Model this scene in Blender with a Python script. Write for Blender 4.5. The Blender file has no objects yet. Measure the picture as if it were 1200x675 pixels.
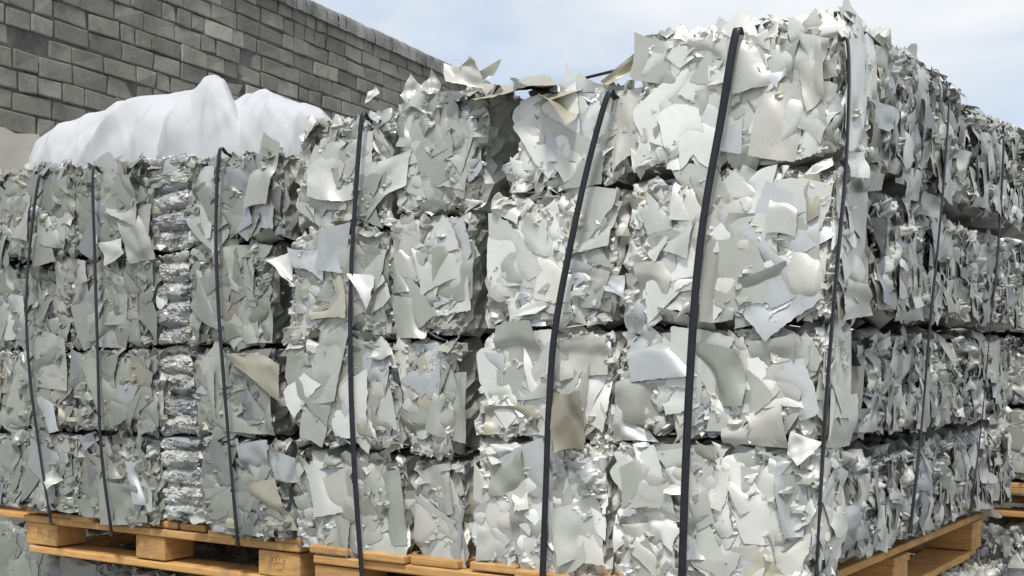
import bpy, math, random
import numpy as np
from mathutils import Vector, noise as mnoise

rng = np.random.default_rng(11)
random.seed(5)
S = bpy.context.scene
C = S.collection

# ------------------------------------------------------------------ frame of the yard
CAMZ = 1.75                      # eye height
F_PX, HOR = 1466.0, 425.0        # focal length and horizon used while measuring the photograph
O0 = np.array([0.584, 2.48])     # near bottom corner of the stack
EU = np.array([-0.832, 0.5547])  # along the front of the stack, away from the corner
EV = np.array([0.5547, 0.832])   # along the side of the stack, away from the corner
DECK = CAMZ - 0.4536             # top of the pallets


def W(u, v, z):
    p = O0 + EU * u + EV * v
    return np.array([p[0], p[1], z])


def on_front(px, y, v=0.0):      # a measured spot on the front plane of the stack
    k = (px - 600.0) / F_PX
    b = O0 + EV * v
    u = (b[0] - k * b[1]) / (k * EU[1] - EU[0])
    Y = b[1] + EU[1] * u
    return np.array([u, v, CAMZ - (y - HOR) * Y / F_PX])


def on_side(px, y, u=0.0):       # a measured spot on the side plane of the stack
    k = (px - 600.0) / F_PX
    b = O0 + EU * u
    v = (k * b[1] - b[0]) / (EV[0] - k * EV[1])
    Y = b[1] + EV[1] * v
    return np.array([u, v, CAMZ - (y - HOR) * Y / F_PX])


# ------------------------------------------------------------------ materials
def new_mat(name):
    m = bpy.data.materials.new(name)
    m.use_nodes = True
    nt = m.node_tree
    b = nt.nodes['Principled BSDF']
    return m, nt, b


def N(nt, kind, **kw):
    n = nt.nodes.new(kind)
    for k, v in kw.items():
        if k in n.inputs:
            n.inputs[k].default_value = v
        else:
            setattr(n, k, v)
    return n


def mix_col(nt, blend, fac, a, b):
    n = nt.nodes.new('ShaderNodeMix')
    n.data_type = 'RGBA'
    n.blend_type = blend
    for sock, val in ((0, fac), (6, a), (7, b)):
        if hasattr(val, 'is_linked') or hasattr(val, 'links'):
            nt.links.new(val, n.inputs[sock])
        else:
            n.inputs[sock].default_value = val
    return n.outputs[2]


def ramp(nt, src, p0, p1, c0=(0, 0, 0, 1), c1=(1, 1, 1, 1)):
    r = nt.nodes.new('ShaderNodeValToRGB')
    e = r.color_ramp.elements
    e[0].position, e[1].position = p0, p1
    e[0].color, e[1].color = c0, c1
    nt.links.new(src, r.inputs[0])
    return r.outputs[0]


def scrap_material():
    m, nt, b = new_mat('painted_scrap_sheet')
    at = N(nt, 'ShaderNodeAttribute', attribute_name='tint')
    tc = N(nt, 'ShaderNodeTexCoord')
    n1 = N(nt, 'ShaderNodeTexNoise', Scale=9.0, Detail=6.0, Roughness=0.65)
    n2 = N(nt, 'ShaderNodeTexNoise', Scale=70.0, Detail=5.0, Roughness=0.7)
    n3 = N(nt, 'ShaderNodeTexNoise', Scale=28.0, Detail=8.0, Roughness=0.75)
    for n in (n1, n2, n3):
        nt.links.new(tc.outputs['Object'], n.inputs['Vector'])
    c = mix_col(nt, 'MULTIPLY', 0.75, at.outputs['Color'], ramp(nt, n1.outputs[0], .3, .7, (.74, .75, .73, 1), (1, 1, 1, 1)))
    # scuffs: bare metal scratches and a little grime
    c = mix_col(nt, 'MIX', ramp(nt, n2.outputs[0], .62, .74, (0, 0, 0, 1), (.55, .55, .55, 1)), c, (.30, .30, .29, 1))
    c = mix_col(nt, 'MIX', ramp(nt, n3.outputs[0], .60, .72, (0, 0, 0, 1), (.35, .35, .35, 1)), c, (.70, .71, .71, 1))
    n4 = N(nt, 'ShaderNodeTexNoise', Scale=13.0, Detail=9.0, Roughness=0.8, Distortion=1.2)
    nt.links.new(tc.outputs['Object'], n4.inputs['Vector'])
    c = mix_col(nt, 'MIX', ramp(nt, n4.outputs[0], .58, .74, (0, 0, 0, 1), (.34, .34, .34, 1)), c, (.20, .19, .165, 1))
    nt.links.new(c, b.inputs['Base Color'])
    nt.links.new(at.outputs['Alpha'], b.inputs['Metallic'])
    nt.links.new(ramp(nt, n3.outputs[0], .3, .75, (.34, .34, .34, 1), (.58, .58, .58, 1)), b.inputs['Roughness'])
    bump = N(nt, 'ShaderNodeBump', Strength=0.22, Distance=0.004)
    nb = N(nt, 'ShaderNodeTexNoise', Scale=34.0, Detail=5.0, Roughness=0.6)
    nt.links.new(tc.outputs['Object'], nb.inputs['Vector'])
    nt.links.new(nb.outputs[0], bump.inputs['Height'])
    nt.links.new(bump.outputs[0], b.inputs['Normal'])
    return m


def wood_material():
    m, nt, b = new_mat('pine_wood')
    tc = N(nt, 'ShaderNodeTexCoord')
    oi = N(nt, 'ShaderNodeObjectInfo')
    add = N(nt, 'ShaderNodeVectorMath', operation='ADD')
    nt.links.new(tc.outputs['Object'], add.inputs[0])
    sc = N(nt, 'ShaderNodeVectorMath', operation='SCALE')
    nt.links.new(oi.outputs['Random'], sc.inputs[0]); sc.inputs['Scale'].default_value = 9.0
    nt.links.new(sc.outputs[0], add.inputs[1])
    mp = N(nt, 'ShaderNodeMapping'); mp.inputs['Scale'].default_value = (3, 3, 30)
    nt.links.new(add.outputs[0], mp.inputs[0])
    w = N(nt, 'ShaderNodeTexNoise', Scale=3.0, Detail=6.0, Roughness=.6, Distortion=.6)
    nt.links.new(mp.outputs[0], w.inputs['Vector'])
    d = N(nt, 'ShaderNodeTexNoise', Scale=7.0, Detail=5.0, Roughness=.7)
    nt.links.new(add.outputs[0], d.inputs['Vector'])
    c = ramp(nt, w.outputs[0], .3, .7, (.43, .225, .07, 1), (.64, .38, .14, 1))
    c = mix_col(nt, 'MIX', ramp(nt, d.outputs[0], .5, .72, (0, 0, 0, 1), (.75, .75, .75, 1)), c, (.215, .145, .085, 1))
    hv = N(nt, 'ShaderNodeHueSaturation')
    mr = N(nt, 'ShaderNodeMapRange'); mr.inputs['To Min'].default_value = .78; mr.inputs['To Max'].default_value = 1.15
    nt.links.new(oi.outputs['Random'], mr.inputs[0]); nt.links.new(mr.outputs[0], hv.inputs['Value'])
    nt.links.new(c, hv.inputs['Color'])
    nt.links.new(hv.outputs[0], b.inputs['Base Color'])
    b.inputs['Roughness'].default_value = .75
    bump = N(nt, 'ShaderNodeBump', Strength=.35, Distance=.003)
    nt.links.new(w.outputs[0], bump.inputs['Height']); nt.links.new(bump.outputs[0], b.inputs['Normal'])
    return m


def noisy_material(name, c0, c1, scale=6., rough=.8, bump=.3, dist=.01, lo=.35, hi=.68, metallic=0.):
    m, nt, b = new_mat(name)
    tc = N(nt, 'ShaderNodeTexCoord')
    n = N(nt, 'ShaderNodeTexNoise', Scale=scale, Detail=9.0, Roughness=.65)
    nt.links.new(tc.outputs['Object'], n.inputs['Vector'])
    nt.links.new(ramp(nt, n.outputs[0], lo, hi, (*c0, 1), (*c1, 1)), b.inputs['Base Color'])
    b.inputs['Roughness'].default_value = rough
    b.inputs['Metallic'].default_value = metallic
    if bump:
        bp = N(nt, 'ShaderNodeBump', Strength=bump, Distance=dist)
        n2 = N(nt, 'ShaderNodeTexNoise', Scale=scale * 5, Detail=6.0, Roughness=.7)
        nt.links.new(tc.outputs['Object'], n2.inputs['Vector'])
        nt.links.new(n2.outputs[0], bp.inputs['Height']); nt.links.new(bp.outputs[0], b.inputs['Normal'])
    return m


def block_material():
    m, nt, b = new_mat('grey_concrete_block')
    tc = N(nt, 'ShaderNodeTexCoord')
    at = N(nt, 'ShaderNodeAttribute', attribute_name='tint')
    n = N(nt, 'ShaderNodeTexNoise', Scale=2.2, Detail=9.0, Roughness=.7)
    n2 = N(nt, 'ShaderNodeTexNoise', Scale=26., Detail=6.0, Roughness=.7)
    for q in (n, n2):
        nt.links.new(tc.outputs['Object'], q.inputs['Vector'])
    c = mix_col(nt, 'MULTIPLY', .8, at.outputs['Color'], ramp(nt, n.outputs[0], .32, .66, (.42, .42, .41, 1), (1, 1, 1, 1)))
    c = mix_col(nt, 'MULTIPLY', .6, c, ramp(nt, n2.outputs[0], .35, .65, (.7, .7, .7, 1), (1, 1, 1, 1)))
    nt.links.new(c, b.inputs['Base Color'])
    b.inputs['Roughness'].default_value = .95
    bp = N(nt, 'ShaderNodeBump', Strength=.5, Distance=.012)
    nt.links.new(n2.outputs[0], bp.inputs['Height']); nt.links.new(bp.outputs[0], b.inputs['Normal'])
    return m


M_SCRAP = scrap_material()
M_WOOD = wood_material()
M_BLOCK = block_material()
M_MORTAR = noisy_material('dark_mortar', (.03, .03, .028), (.16, .155, .14), 3.5)
M_COPING = noisy_material('weathered_coping', (.10, .10, .095), (.30, .30, .285), 3., rough=.95, bump=.5)
M_RENDER = noisy_material('beige_render', (.48, .45, .38), (.60, .57, .49), 3., rough=.95)
M_CONC = noisy_material('yard_concrete', (.17, .165, .155), (.28, .275, .26), 1.2, rough=.9)
M_STRAP = noisy_material('black_strap', (.008, .008, .012), (.018, .018, .026), 40., rough=.42, bump=.1, dist=.001)
M_CLOTH = noisy_material('white_bag_cloth', (.44, .445, .46), (.50, .505, .525), 5., rough=.75, bump=.10, dist=.004)
M_STAMP = noisy_material('burnt_stamp', (.25, .14, .055), (.32, .18, .075), 30., rough=.9, bump=0)
M_BLACK = noisy_material('black_plastic', (.012, .012, .013), (.03, .03, .03), 12., rough=.5)


# ------------------------------------------------------------------ mesh helpers
def mesh_obj(name, V, Q, mat, parent=None, loc=None, tint=None, smooth=True):
    """one mesh object from a vertex array and an array of quads"""
    V = np.asarray(V, dtype=np.float64)
    Q = np.asarray(Q, dtype=np.int32)
    if loc is None and parent is not None:
        base = np.array(parent.location)
    elif loc is None:
        base = np.array([V[:, 0].mean(), V[:, 1].mean(), V[:, 2].min()])
    else:
        base = np.asarray(loc)
    V = V - base
    me = bpy.data.meshes.new(name)
    me.vertices.add(len(V))
    me.vertices.foreach_set('co', V.astype(np.float32).ravel())
    me.loops.add(Q.size)
    me.loops.foreach_set('vertex_index', Q.ravel())
    me.polygons.add(len(Q))
    me.polygons.foreach_set('loop_start', np.arange(0, Q.size, Q.shape[1], dtype=np.int32))
    me.polygons.foreach_set('loop_total', np.full(len(Q), Q.shape[1], dtype=np.int32))
    me.update(calc_edges=True)
    me.polygons.foreach_set('use_smooth', np.full(len(Q), smooth, dtype=bool))
    if tint is not None:
        a = me.color_attributes.new('tint', 'FLOAT_COLOR', 'POINT')
        a.data.foreach_set('color', np.asarray(tint, dtype=np.float32).ravel())
    me.materials.append(mat)
    o = bpy.data.objects.new(name, me)
    C.objects.link(o)
    if parent is not None:
        o.parent = parent
    else:
        o.location = base
    return o


def tag(o, label=None, cat=None, group=None, kind=None):
    for k, v in (('label', label), ('category', cat), ('group', group), ('kind', kind)):
        if v:
            o[k] = v
    return o


def empty(name, loc):
    o = bpy.data.objects.new(name, None)
    C.objects.link(o)
    o.location = tuple(loc)
    o.empty_display_size = .1
    return o


def box_verts(c0, ax, ay, az):
    c0 = np.asarray(c0)
    return np.array([c0 + i * ax + j * ay + k * az for k in (0, 1) for j in (0, 1) for i in (0, 1)])


BOXQ = np.array([[0, 2, 3, 1], [4, 5, 7, 6], [0, 1, 5, 4], [2, 6, 7, 3], [0, 4, 6, 2], [1, 3, 7, 5]])


def bevel(o, w=.004, seg=1):
    md = o.modifiers.new('edge', 'BEVEL')
    md.width = w
    md.segments = seg
    md.limit_method = 'ANGLE'
    return o


def grid_quads(n, m, base=0):
    i, j = np.meshgrid(np.arange(n - 1), np.arange(m - 1), indexing='ij')
    a = (i * m + j).ravel() + base
    return np.stack([a, a + m, a + m + 1, a + 1], 1)


# ------------------------------------------------------------------ scrap colours (paint of the sheets, light and shade added by the gains; alpha = bare metal)
PAL = {
    'grey': (.435, .44, .40, .25), 'green': (.39, .405, .35, .22), 'pale': (.585, .59, .55, .27),
    'white': (.715, .715, .685, .16), 'cream': (.605, .595, .54, .16), 'beige': (.47, .445, .35, .28),
    'blue': (.49, .51, .515, .35), 'silver': (.66, .665, .66, .7), 'dull': (.42, .425, .42, .55),
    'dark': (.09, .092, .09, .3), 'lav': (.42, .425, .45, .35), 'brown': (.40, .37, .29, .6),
}
MIXES = {
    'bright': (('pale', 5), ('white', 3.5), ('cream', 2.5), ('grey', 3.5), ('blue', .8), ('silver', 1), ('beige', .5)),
    'mid': (('grey', 5), ('pale', 4), ('green', 2), ('cream', 1.2), ('white', 1.2), ('silver', 1), ('blue', .8), ('beige', .5)),
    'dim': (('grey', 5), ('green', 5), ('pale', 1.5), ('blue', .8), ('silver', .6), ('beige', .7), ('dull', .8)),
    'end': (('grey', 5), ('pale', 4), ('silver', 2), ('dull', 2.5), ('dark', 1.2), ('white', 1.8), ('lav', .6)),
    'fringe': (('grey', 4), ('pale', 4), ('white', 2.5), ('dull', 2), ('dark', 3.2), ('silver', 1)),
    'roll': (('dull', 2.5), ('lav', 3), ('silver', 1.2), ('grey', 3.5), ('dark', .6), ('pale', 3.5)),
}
GAIN = {'dim': .75, 'mid': .97, 'roll': .95, 'bright': 1.19, 'end': .82}  # fall-off of light put into the paint: left and side dimmed, right brightened


def tints(mix, n):
    names, w = zip(*MIXES[mix])
    w = np.array(w) / sum(w)
    base = np.array([PAL[k] for k in names])[rng.choice(len(names), n, p=w)]
    out = base.copy()
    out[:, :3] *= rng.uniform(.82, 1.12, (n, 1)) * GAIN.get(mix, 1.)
    return np.clip(out, 0, .95)


# ------------------------------------------------------------------ torn sheets
def shards(cent, T1, T2, NN, size, aspect, tint, n, curl=.5, fold=.6, nf=2, wave=.03, press=None, tuck=1.):
    """a batch of torn, folded, curled sheet pieces -> verts, quads, tints"""
    K = len(cent)
    if K == 0:
        return np.zeros((0, 3)), np.zeros((0, 4), int), np.zeros((0, 4))
    cor = np.array([[-1, -1], [1, -1], [1, 1], [-1, 1]], float)[None] * .5
    cor = cor + rng.normal(0, .15, (K, 4, 2))
    tri = rng.random(K) < .28                                   # some are nearly triangles
    cor[tri, 2] = cor[tri, 3] + rng.normal(0, .07, (tri.sum(), 2))
    sx = size * np.sqrt(aspect)
    sy = size / np.sqrt(aspect)
    cor = cor * np.stack([sx, sy], 1)[:, None, :]
    s = np.linspace(0, 1, n)
    a, b = np.meshgrid(s, s, indexing='ij')
    w4 = np.stack([(1 - a) * (1 - b), a * (1 - b), a * b, (1 - a) * b], -1)
    g = np.einsum('ijc,kcd->kijd', w4, cor)
    # ragged, bowed edges
    bow = rng.normal(0, .055, (K, 2))
    g[..., 0] += (bow[:, 0] * sx)[:, None, None] * np.sin(np.pi * b)[None] * (2 * a - 1)[None]
    g[..., 1] += (bow[:, 1] * sy)[:, None, None] * np.sin(np.pi * a)[None] * (2 * b - 1)[None]
    edge = ((a == 0) | (a == 1) | (b == 0) | (b == 1))[None, :, :, None]
    g += edge * rng.normal(0, np.where(size > .05, .010, .022)[:, None, None, None], g.shape) * size[:, None, None, None]
    th = rng.uniform(0, 2 * np.pi, K)
    d = g[..., 0] * np.cos(th)[:, None, None] + g[..., 1] * np.sin(th)[:, None, None]
    sz = size[:, None, None]
    w = (rng.normal(0, curl, K))[:, None, None] * d * d / sz
    for f in range(nf):
        th = rng.uniform(0, 2 * np.pi, K)
        off = rng.uniform(-.15, .42, K)[:, None, None] * sz
        d = g[..., 0] * np.cos(th)[:, None, None] + g[..., 1] * np.sin(th)[:, None, None] - off
        r = .032 * sz
        sl = (rng.normal(.05, fold, K))[:, None, None]
        w = w + sl * r * np.logaddexp(0, np.clip(d / r, -30, 30))
    ph = rng.uniform(0, 6.28, (K, 2))
    fr = rng.uniform(3, 9, (K, 2))
    w = w + wave * sz * np.sin(g[..., 0] / sz * fr[:, 0, None, None] + ph[:, 0, None, None]) * np.sin(
        g[..., 1] / sz * fr[:, 1, None, None] + ph[:, 1, None, None])
    tk = rng.uniform(.02, .13, (K, 4)) * tuck
    lifted = rng.random((K, 4)) < .16
    tk[lifted] *= -.45
    for k_, dist in enumerate((a, 1 - a, b, 1 - b)):            # most edges are crushed back into the pile
        w = w - tk[:, k_, None, None] * sz * np.exp(-(dist[None] / .13) ** 1.5)
    w = np.clip(w, -.35 * sz, .5 * sz)
    P = (cent[:, None, None, :] + g[..., 0, None] * T1[:, None, None, :] + g[..., 1, None] * T2[:, None, None, :]
         + w[..., None] * NN[:, None, None, :])
    if press is not None:                                       # the baler pressed everything flat against the face
        p0, nr, hm = press
        h = ((P - p0[:, None, None, :]) * nr[:, None, None, :]).sum(-1)
        hm = hm[:, None, None]
        h2 = np.where(h > 0, hm * np.tanh(h / hm), -.022 * np.tanh(-h / .022))
        P = P + (h2 - h)[..., None] * nr[:, None, None, :]
    V = P.reshape(-1, 3)
    q = grid_quads(n, n)
    Q = (q[None] + (np.arange(K) * n * n)[:, None, None]).reshape(-1, 4)
    return V, Q, np.repeat(tint, n * n, 0)


def tilt_frames(n0, up, tilt, spin):
    """frames whose normal leans off n0 by up to `tilt` and which spin about it by `spin`"""
    K = len(n0)
    t1 = np.cross(up, n0)
    t1 /= np.linalg.norm(t1, axis=1)[:, None] + 1e-9
    t2 = np.cross(n0, t1)
    al = rng.uniform(0, 2 * np.pi, K)
    mag = np.abs(rng.normal(0, 1, K)) * tilt
    mag = np.minimum(mag, 1.3)
    nn = n0 * np.cos(mag)[:, None] + (t1 * np.cos(al)[:, None] + t2 * np.sin(al)[:, None]) * np.sin(mag)[:, None]
    a = rng.normal(0, 1, K) * spin
    d1 = t1 * np.cos(a)[:, None] + t2 * np.sin(a)[:, None]
    d1 = d1 - nn * (d1 * nn).sum(1)[:, None]
    d1 /= np.linalg.norm(d1, axis=1)[:, None] + 1e-9
    d2 = np.cross(nn, d1)
    return d1, d2, nn


class Bale:
    """a pressed bale: eight corners, rounded edges, a crumpled body and the sheets on its faces"""
    FACES = {'front': (1, 0), 'back': (1, 1), 'left': (0, 0), 'right': (0, 1), 'bottom': (2, 0), 'top': (2, 1)}

    def __init__(self, corners, mix='mid', style='plate', fine=('front',), r=.03, relief=1.0):
        self.c = np.asarray(corners)             # [a][b][c]: right, depth, up
        self.mix, self.style, self.fine, self.r = mix, style, fine, r
        c = self.c
        self.ax = (c[1] - c[0]).mean((0, 1)); self.ay = (c[:, 1] - c[:, 0]).mean((0, 1)); self.az = (c[:, :, 1] - c[:, :, 0]).mean((0, 1))
        self.dim = np.array([np.linalg.norm(x) for x in (self.ax, self.ay, self.az)])
        self.R = np.stack([self.ax, self.ay, self.az], 0) / self.dim[:, None]
        self.relief = relief
        self.squeeze, self.topmost = .4, False
        self.base = np.array([*c.mean((0, 1, 2))[:2], c[..., 2].min()])

    def tri(self, q):                            # metres in the bale's own box -> world
        t = q / self.dim
        c = self.c
        a, b, z = t[:, 0:1], t[:, 1:2], t[:, 2:3]
        return ((1 - a) * (1 - b) * (1 - z) * c[0, 0, 0] + a * (1 - b) * (1 - z) * c[1, 0, 0] + (1 - a) * b * (1 - z) * c[0, 1, 0]
                + (1 - a) * (1 - b) * z * c[0, 0, 1] + a * b * (1 - z) * c[1, 1, 0] + a * (1 - b) * z * c[1, 0, 1]
                + (1 - a) * b * z * c[0, 1, 1] + a * b * z * c[1, 1, 1])

    def surf(self, face, s, t):
        """rounded surface: local point, world point, world normal"""
        axis, side = self.FACES[face]
        o = [i for i in range(3) if i != axis]
        p = np.zeros((len(s), 3))
        p[:, axis] = side * self.dim[axis]
        p[:, o[0]] = s * self.dim[o[0]]
        p[:, o[1]] = t * self.dim[o[1]]
        r = self.r
        q = np.clip(p, r, self.dim - r)
        d = p - q
        d /= np.linalg.norm(d, axis=1)[:, None] + 1e-9
        loc = q + r * d
        return loc, self.tri(loc), d @ self.R

    def body(self, name='scrap_bale'):
        # two scales of crumpled facets: every cell of a Voronoi split is a small tilted plate
        cells = []
        vol = self.dim + .06
        area = 2 * (self.dim[0] * self.dim[1] + self.dim[1] * self.dim[2] + self.dim[0] * self.dim[2])
        if self.style == 'plate':
            spec = ((.05, .006, .22, (1, 1, 1)), (.019, .004, .42, (1, 1, 1)))
        elif self.style == 'end':
            spec = ((.045, .006, .22, (1, 1, .6)), (.016, .0035, .32, (1, 1, .5)))
        else:
            spec = ((.05, .010, .25, (.35, 1, 1)), (.012, .006, .45, (.5, 1, 1)))
        for size, off, tl, an in spec:
            an = np.array(an)
            k = min(int(area / size ** 2 * 1.1 * an.prod()) + 8, 1500)
            faces = list(self.FACES)
            fs = rng.choice(6, k, p=np.array([self.dim[[i for i in range(3) if i != self.FACES[f][0]]].prod() for f in faces]) / (area / 2) / 2)
            seeds = np.zeros((k, 3))
            for i, f in enumerate(faces):
                sel = fs == i
                if sel.any():
                    seeds[sel] = self.surf(f, rng.random(sel.sum()), rng.random(sel.sum()))[0]
            seeds += rng.normal(0, .008, seeds.shape)
            cells.append((seeds * an, seeds, rng.normal(0, off, k) * self.relief, rng.normal(0, tl, (k, 3)) * self.relief,
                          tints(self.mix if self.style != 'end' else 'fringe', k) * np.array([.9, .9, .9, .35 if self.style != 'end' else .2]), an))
        VV, QQ, TT = [], [], []
        nb = 0
        for f in self.FACES:
            axis, side = self.FACES[f]
            o = [i for i in range(3) if i != axis]
            step = (.0062 if self.style == 'plate' else .0042) if f in self.fine else (.02 if f in ('left', 'right', 'top') else .05)
            n, m = (max(4, int(self.dim[i] / step)) for i in o)
            s, t = np.meshgrid(np.linspace(0, 1, n), np.linspace(0, 1, m), indexing='ij')
            # crowd the grid lines a little at the rounded edges
            loc, _, nr = self.surf(f, s.ravel(), t.ravel())
            _, side_ = self.FACES[f]
            nl = nr @ np.linalg.inv(self.R)
            d = np.zeros(len(loc)) - .010
            col = None
            jit = rng.normal(0, .0022, loc.shape)
            jit[(s.ravel() == 0) | (s.ravel() == 1) | (t.ravel() == 0) | (t.ravel() == 1)] = 0
            for ci, (sa, seeds, off, tl, tc, an) in enumerate(cells):
                pa = (loc + jit) * an
                idx = np.empty(len(loc), int)
                for k0 in range(0, len(loc), 1200):
                    idx[k0:k0 + 1200] = (((pa[k0:k0 + 1200, None, :] - sa[None]) ** 2).sum(2)).argmin(1)
                d += np.clip(off[idx] + (tl[idx] * (loc - seeds[idx])).sum(1), -.02, .016)
                col = tc[idx] if col is None else np.where((np.arange(len(tc)) % 3 == 0)[idx][:, None], tc[idx], col)
            if self.style == 'end':               # drooping folded edges: pads in tiers with upright grooves between them
                z = loc[:, 2]; h = loc[:, 0] + loc[:, 1]
                b7 = self.base[0] * 7
                wob = np.array([mnoise.noise(Vector((x * 9, zz * 5, b7))) for x, zz in zip(h, z)])
                tier = z / self.dim[2] * 2.2 + .30 * wob + .2
                ti = np.floor(tier); tf = tier - ti
                lane = h / .068 + 1.3 * wob + ti * .43
                lf = np.abs(np.mod(lane, 1.0) - .5) * 2
                pad = (1 - lf ** 4) * (1 - (np.abs(tf - .42) / .58) ** 3)
                d += .022 * pad - .014
                cr = np.array([mnoise.noise(Vector((x * 40, zz * 17, b7))) + .35 * mnoise.noise(Vector((x * 70, zz * 45, b7 + 5))) for x, zz in zip(h, z)])
                d += (.006 * cr - .014 * np.clip(.25 - np.abs(cr), 0, 1) / .25) * np.clip(tf * 1.5, .15, 1)
            if self.style == 'roll':              # a pile of flattened rolls
                z = loc[:, 2] / self.dim[2]
                h = loc[:, 0] + loc[:, 1]
                b7 = self.base[2] * 9
                wob = np.array([mnoise.noise(Vector((x * 7, zz * 3, b7))) for x, zz in zip(h, z)])
                fine_ = np.array([mnoise.noise(Vector((x * 60, zz * 90, b7))) for x, zz in zip(h, z)])
                tz = z * 4.4 + .25 * wob
                tf = np.mod(tz, 1.)
                d = d * .45 + .020 * (1 - np.abs(tf * 2 - 1) ** 3) - .012 + .004 * fine_ * (np.mod(np.floor(tz), 2) + .3)
            VV.append(self.tri(loc + nl * d[:, None])); QQ.append(grid_quads(n, m, nb) if (side_ ^ (axis == 1)) else grid_quads(n, m, nb)[:, ::-1])
            TT.append(col)
            nb += n * m
        self.obj = mesh_obj(name, np.concatenate(VV), np.concatenate(QQ), M_SCRAP, loc=self.base, tint=np.concatenate(TT), smooth=self.style == 'end')
        return self.obj

    def scatter(self, face, k, size, aspect=(1, 2.2), tilt=.25, off=(-.004, .008), n=4, spin=3., curl=.4, fold=.6, nf=2,
                band=None, lift=None, hm=(.006, .012), inset=.5, tuck=1.):
        axis, _ = self.FACES[face]
        o = [i for i in range(3) if i != axis]
        sz = np.exp(rng.uniform(np.log(size[0]), np.log(size[1]), k))
        ms, mt = np.minimum(inset * sz / self.dim[o[0]], .45), np.minimum(inset * sz / self.dim[o[1]], .45)
        s = ms + rng.random(k) * (1 - 2 * ms)
        t = mt + rng.random(k) * (1 - 2 * mt)
        if band:
            t = rng.uniform(*band, k)
        _, P, nr = self.surf(face, s, t)
        n0 = nr
        if lift is not None:
            n0 = nr + np.array(lift)
            n0 /= np.linalg.norm(n0, axis=1)[:, None]
        up = np.tile([[0., 0, 1]], (k, 1))
        if face in ('top', 'bottom'):
            up = np.tile(self.R[1][None], (k, 1))
        d1, d2, nn = tilt_frames(n0, up, tilt, spin)
        asp = np.exp(rng.uniform(np.log(aspect[0]), np.log(aspect[1]), k))
        cen = P + nr * rng.uniform(*off, k)[:, None]
        V, Q, T = shards(cen, d1, d2, nn, sz, asp, tints(self.mix, k), n, curl, fold, nf, press=(P, nr, rng.uniform(*hm, k)), tuck=tuck)
        if face in ('front', 'right', 'left'):       # squeezed between what lies below and above
            zb = self.c[:, :, 0, 2].mean() + .016
            V[:, 2] = np.where(V[:, 2] < zb, zb + (V[:, 2] - zb) * self.squeeze, V[:, 2])
            if not self.topmost:
                zt = self.c[:, :, 1, 2].mean() - .010
                V[:, 2] = np.where(V[:, 2] > zt, zt + (V[:, 2] - zt) * .75, V[:, 2])
            ia = 0 if face == 'front' else 1             # and between its neighbours
            hw = self.dim[ia] / 2 - .008
            x = (V - self.c.mean((0, 1, 2))) @ self.R[ia]
            x2 = np.where(np.abs(x) > hw, np.sign(x) * (hw + (np.abs(x) - hw) * .35), x)
            V = V + (x2 - x)[:, None] * self.R[ia]
        return V, Q, T

    def dress(self, faces, dens=1.0):
        """the torn pieces between the big sheets"""
        out = []
        for f in faces:
            axis, _ = self.FACES[f]
            o = [i for i in range(3) if i != axis]
            A = self.dim[o[0]] * self.dim[o[1]]
            q = A / .11 * dens
            if self.style == 'plate':
                out.append(self.scatter(f, int(26 * q), (.07, .15), (1, 1.8), .09, (-.004, .003), 15, curl=.30, fold=.42, nf=4, hm=(.004, .010)))
                out.append(self.scatter(f, int(44 * q), (.035, .078), (1, 2.2), .14, (-.007, .002), 10, curl=.35, fold=.55, nf=3, hm=(.003, .009), tuck=1.2))
                out.append(self.scatter(f, int(60 * q), (.012, .032), (1, 2.5), .30, (-.012, -.003), 6, curl=.5, fold=.8, hm=(.003, .008), inset=.2, tuck=1.3))
                for bd in ((.0, .05), (.95, 1.)):
                    out.append(self.scatter(f, int(3 * q), (.025, .06), (1, 2.2), .14, (-.006, .002), 8, curl=.4, fold=.8, nf=3, hm=(.005, .010), band=bd))
                out.append(self.scatter(f, int(3.2 * q), (.03, .06), (1, 2.), .5, (.0, .006), 9, curl=.8, fold=1.0, nf=3, hm=(.016, .03), tuck=.3))
            elif self.style == 'end':
                for bd, kk in (((.14, .34), 26), ((.50, .72), 10)):          # rounded pads that hang low in each tier
                    out.append(self.scatter(f, int(kk * q), (.045, .095), (.6, 1.3), .10, (-.004, .006), 12, spin=.14, curl=.30, fold=.5, nf=3, hm=(.010, .020), band=bd, tuck=1.5))
                out.append(self.scatter(f, int(16 * q), (.03, .06), (.3, .7), .14, (-.012, .003), 9, spin=.18, curl=.8, fold=.8, nf=3, hm=(.006, .012), inset=.3, tuck=1.4))
                out.append(self.scatter(f, int(60 * q), (.010, .028), (.14, .5), .24, (-.014, .001), 6, spin=.2, curl=.9, fold=1., hm=(.004, .009), inset=.25, tuck=1.3))
            else:
                out.append(self.scatter(f, int(9 * q), (.02, .05), (1.2, 3.), .12, (-.008, .002), 6, spin=.2, curl=.6, fold=.5))
                out.append(self.scatter(f, int(110 * q), (.005, .014), (1, 3), .4, (-.010, .003), 4, spin=.5, curl=.5, fold=.6, inset=.1))
        return out

    def sheet_parts(self, face, k, size=(.085, .16)):
        for i in range(k):
            if self.style == 'end':
                V, Q, T = self.scatter(face, 1, (size[0] * .7, size[1] * .62), (.45, 1.1), .14, (.0, .008), 14, spin=.25, curl=.5, fold=.6, nf=4, hm=(.010, .022), inset=.4, tuck=1.2)
            else:
                V, Q, T = self.scatter(face, 1, size, (.7, 1.9), .08, (-.001, .005), 18, curl=.30, fold=.42, nf=5, hm=(.006, .012), tuck=.8)
            mesh_obj('sheet', V, Q, M_SCRAP, parent=self.obj, tint=T)

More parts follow.
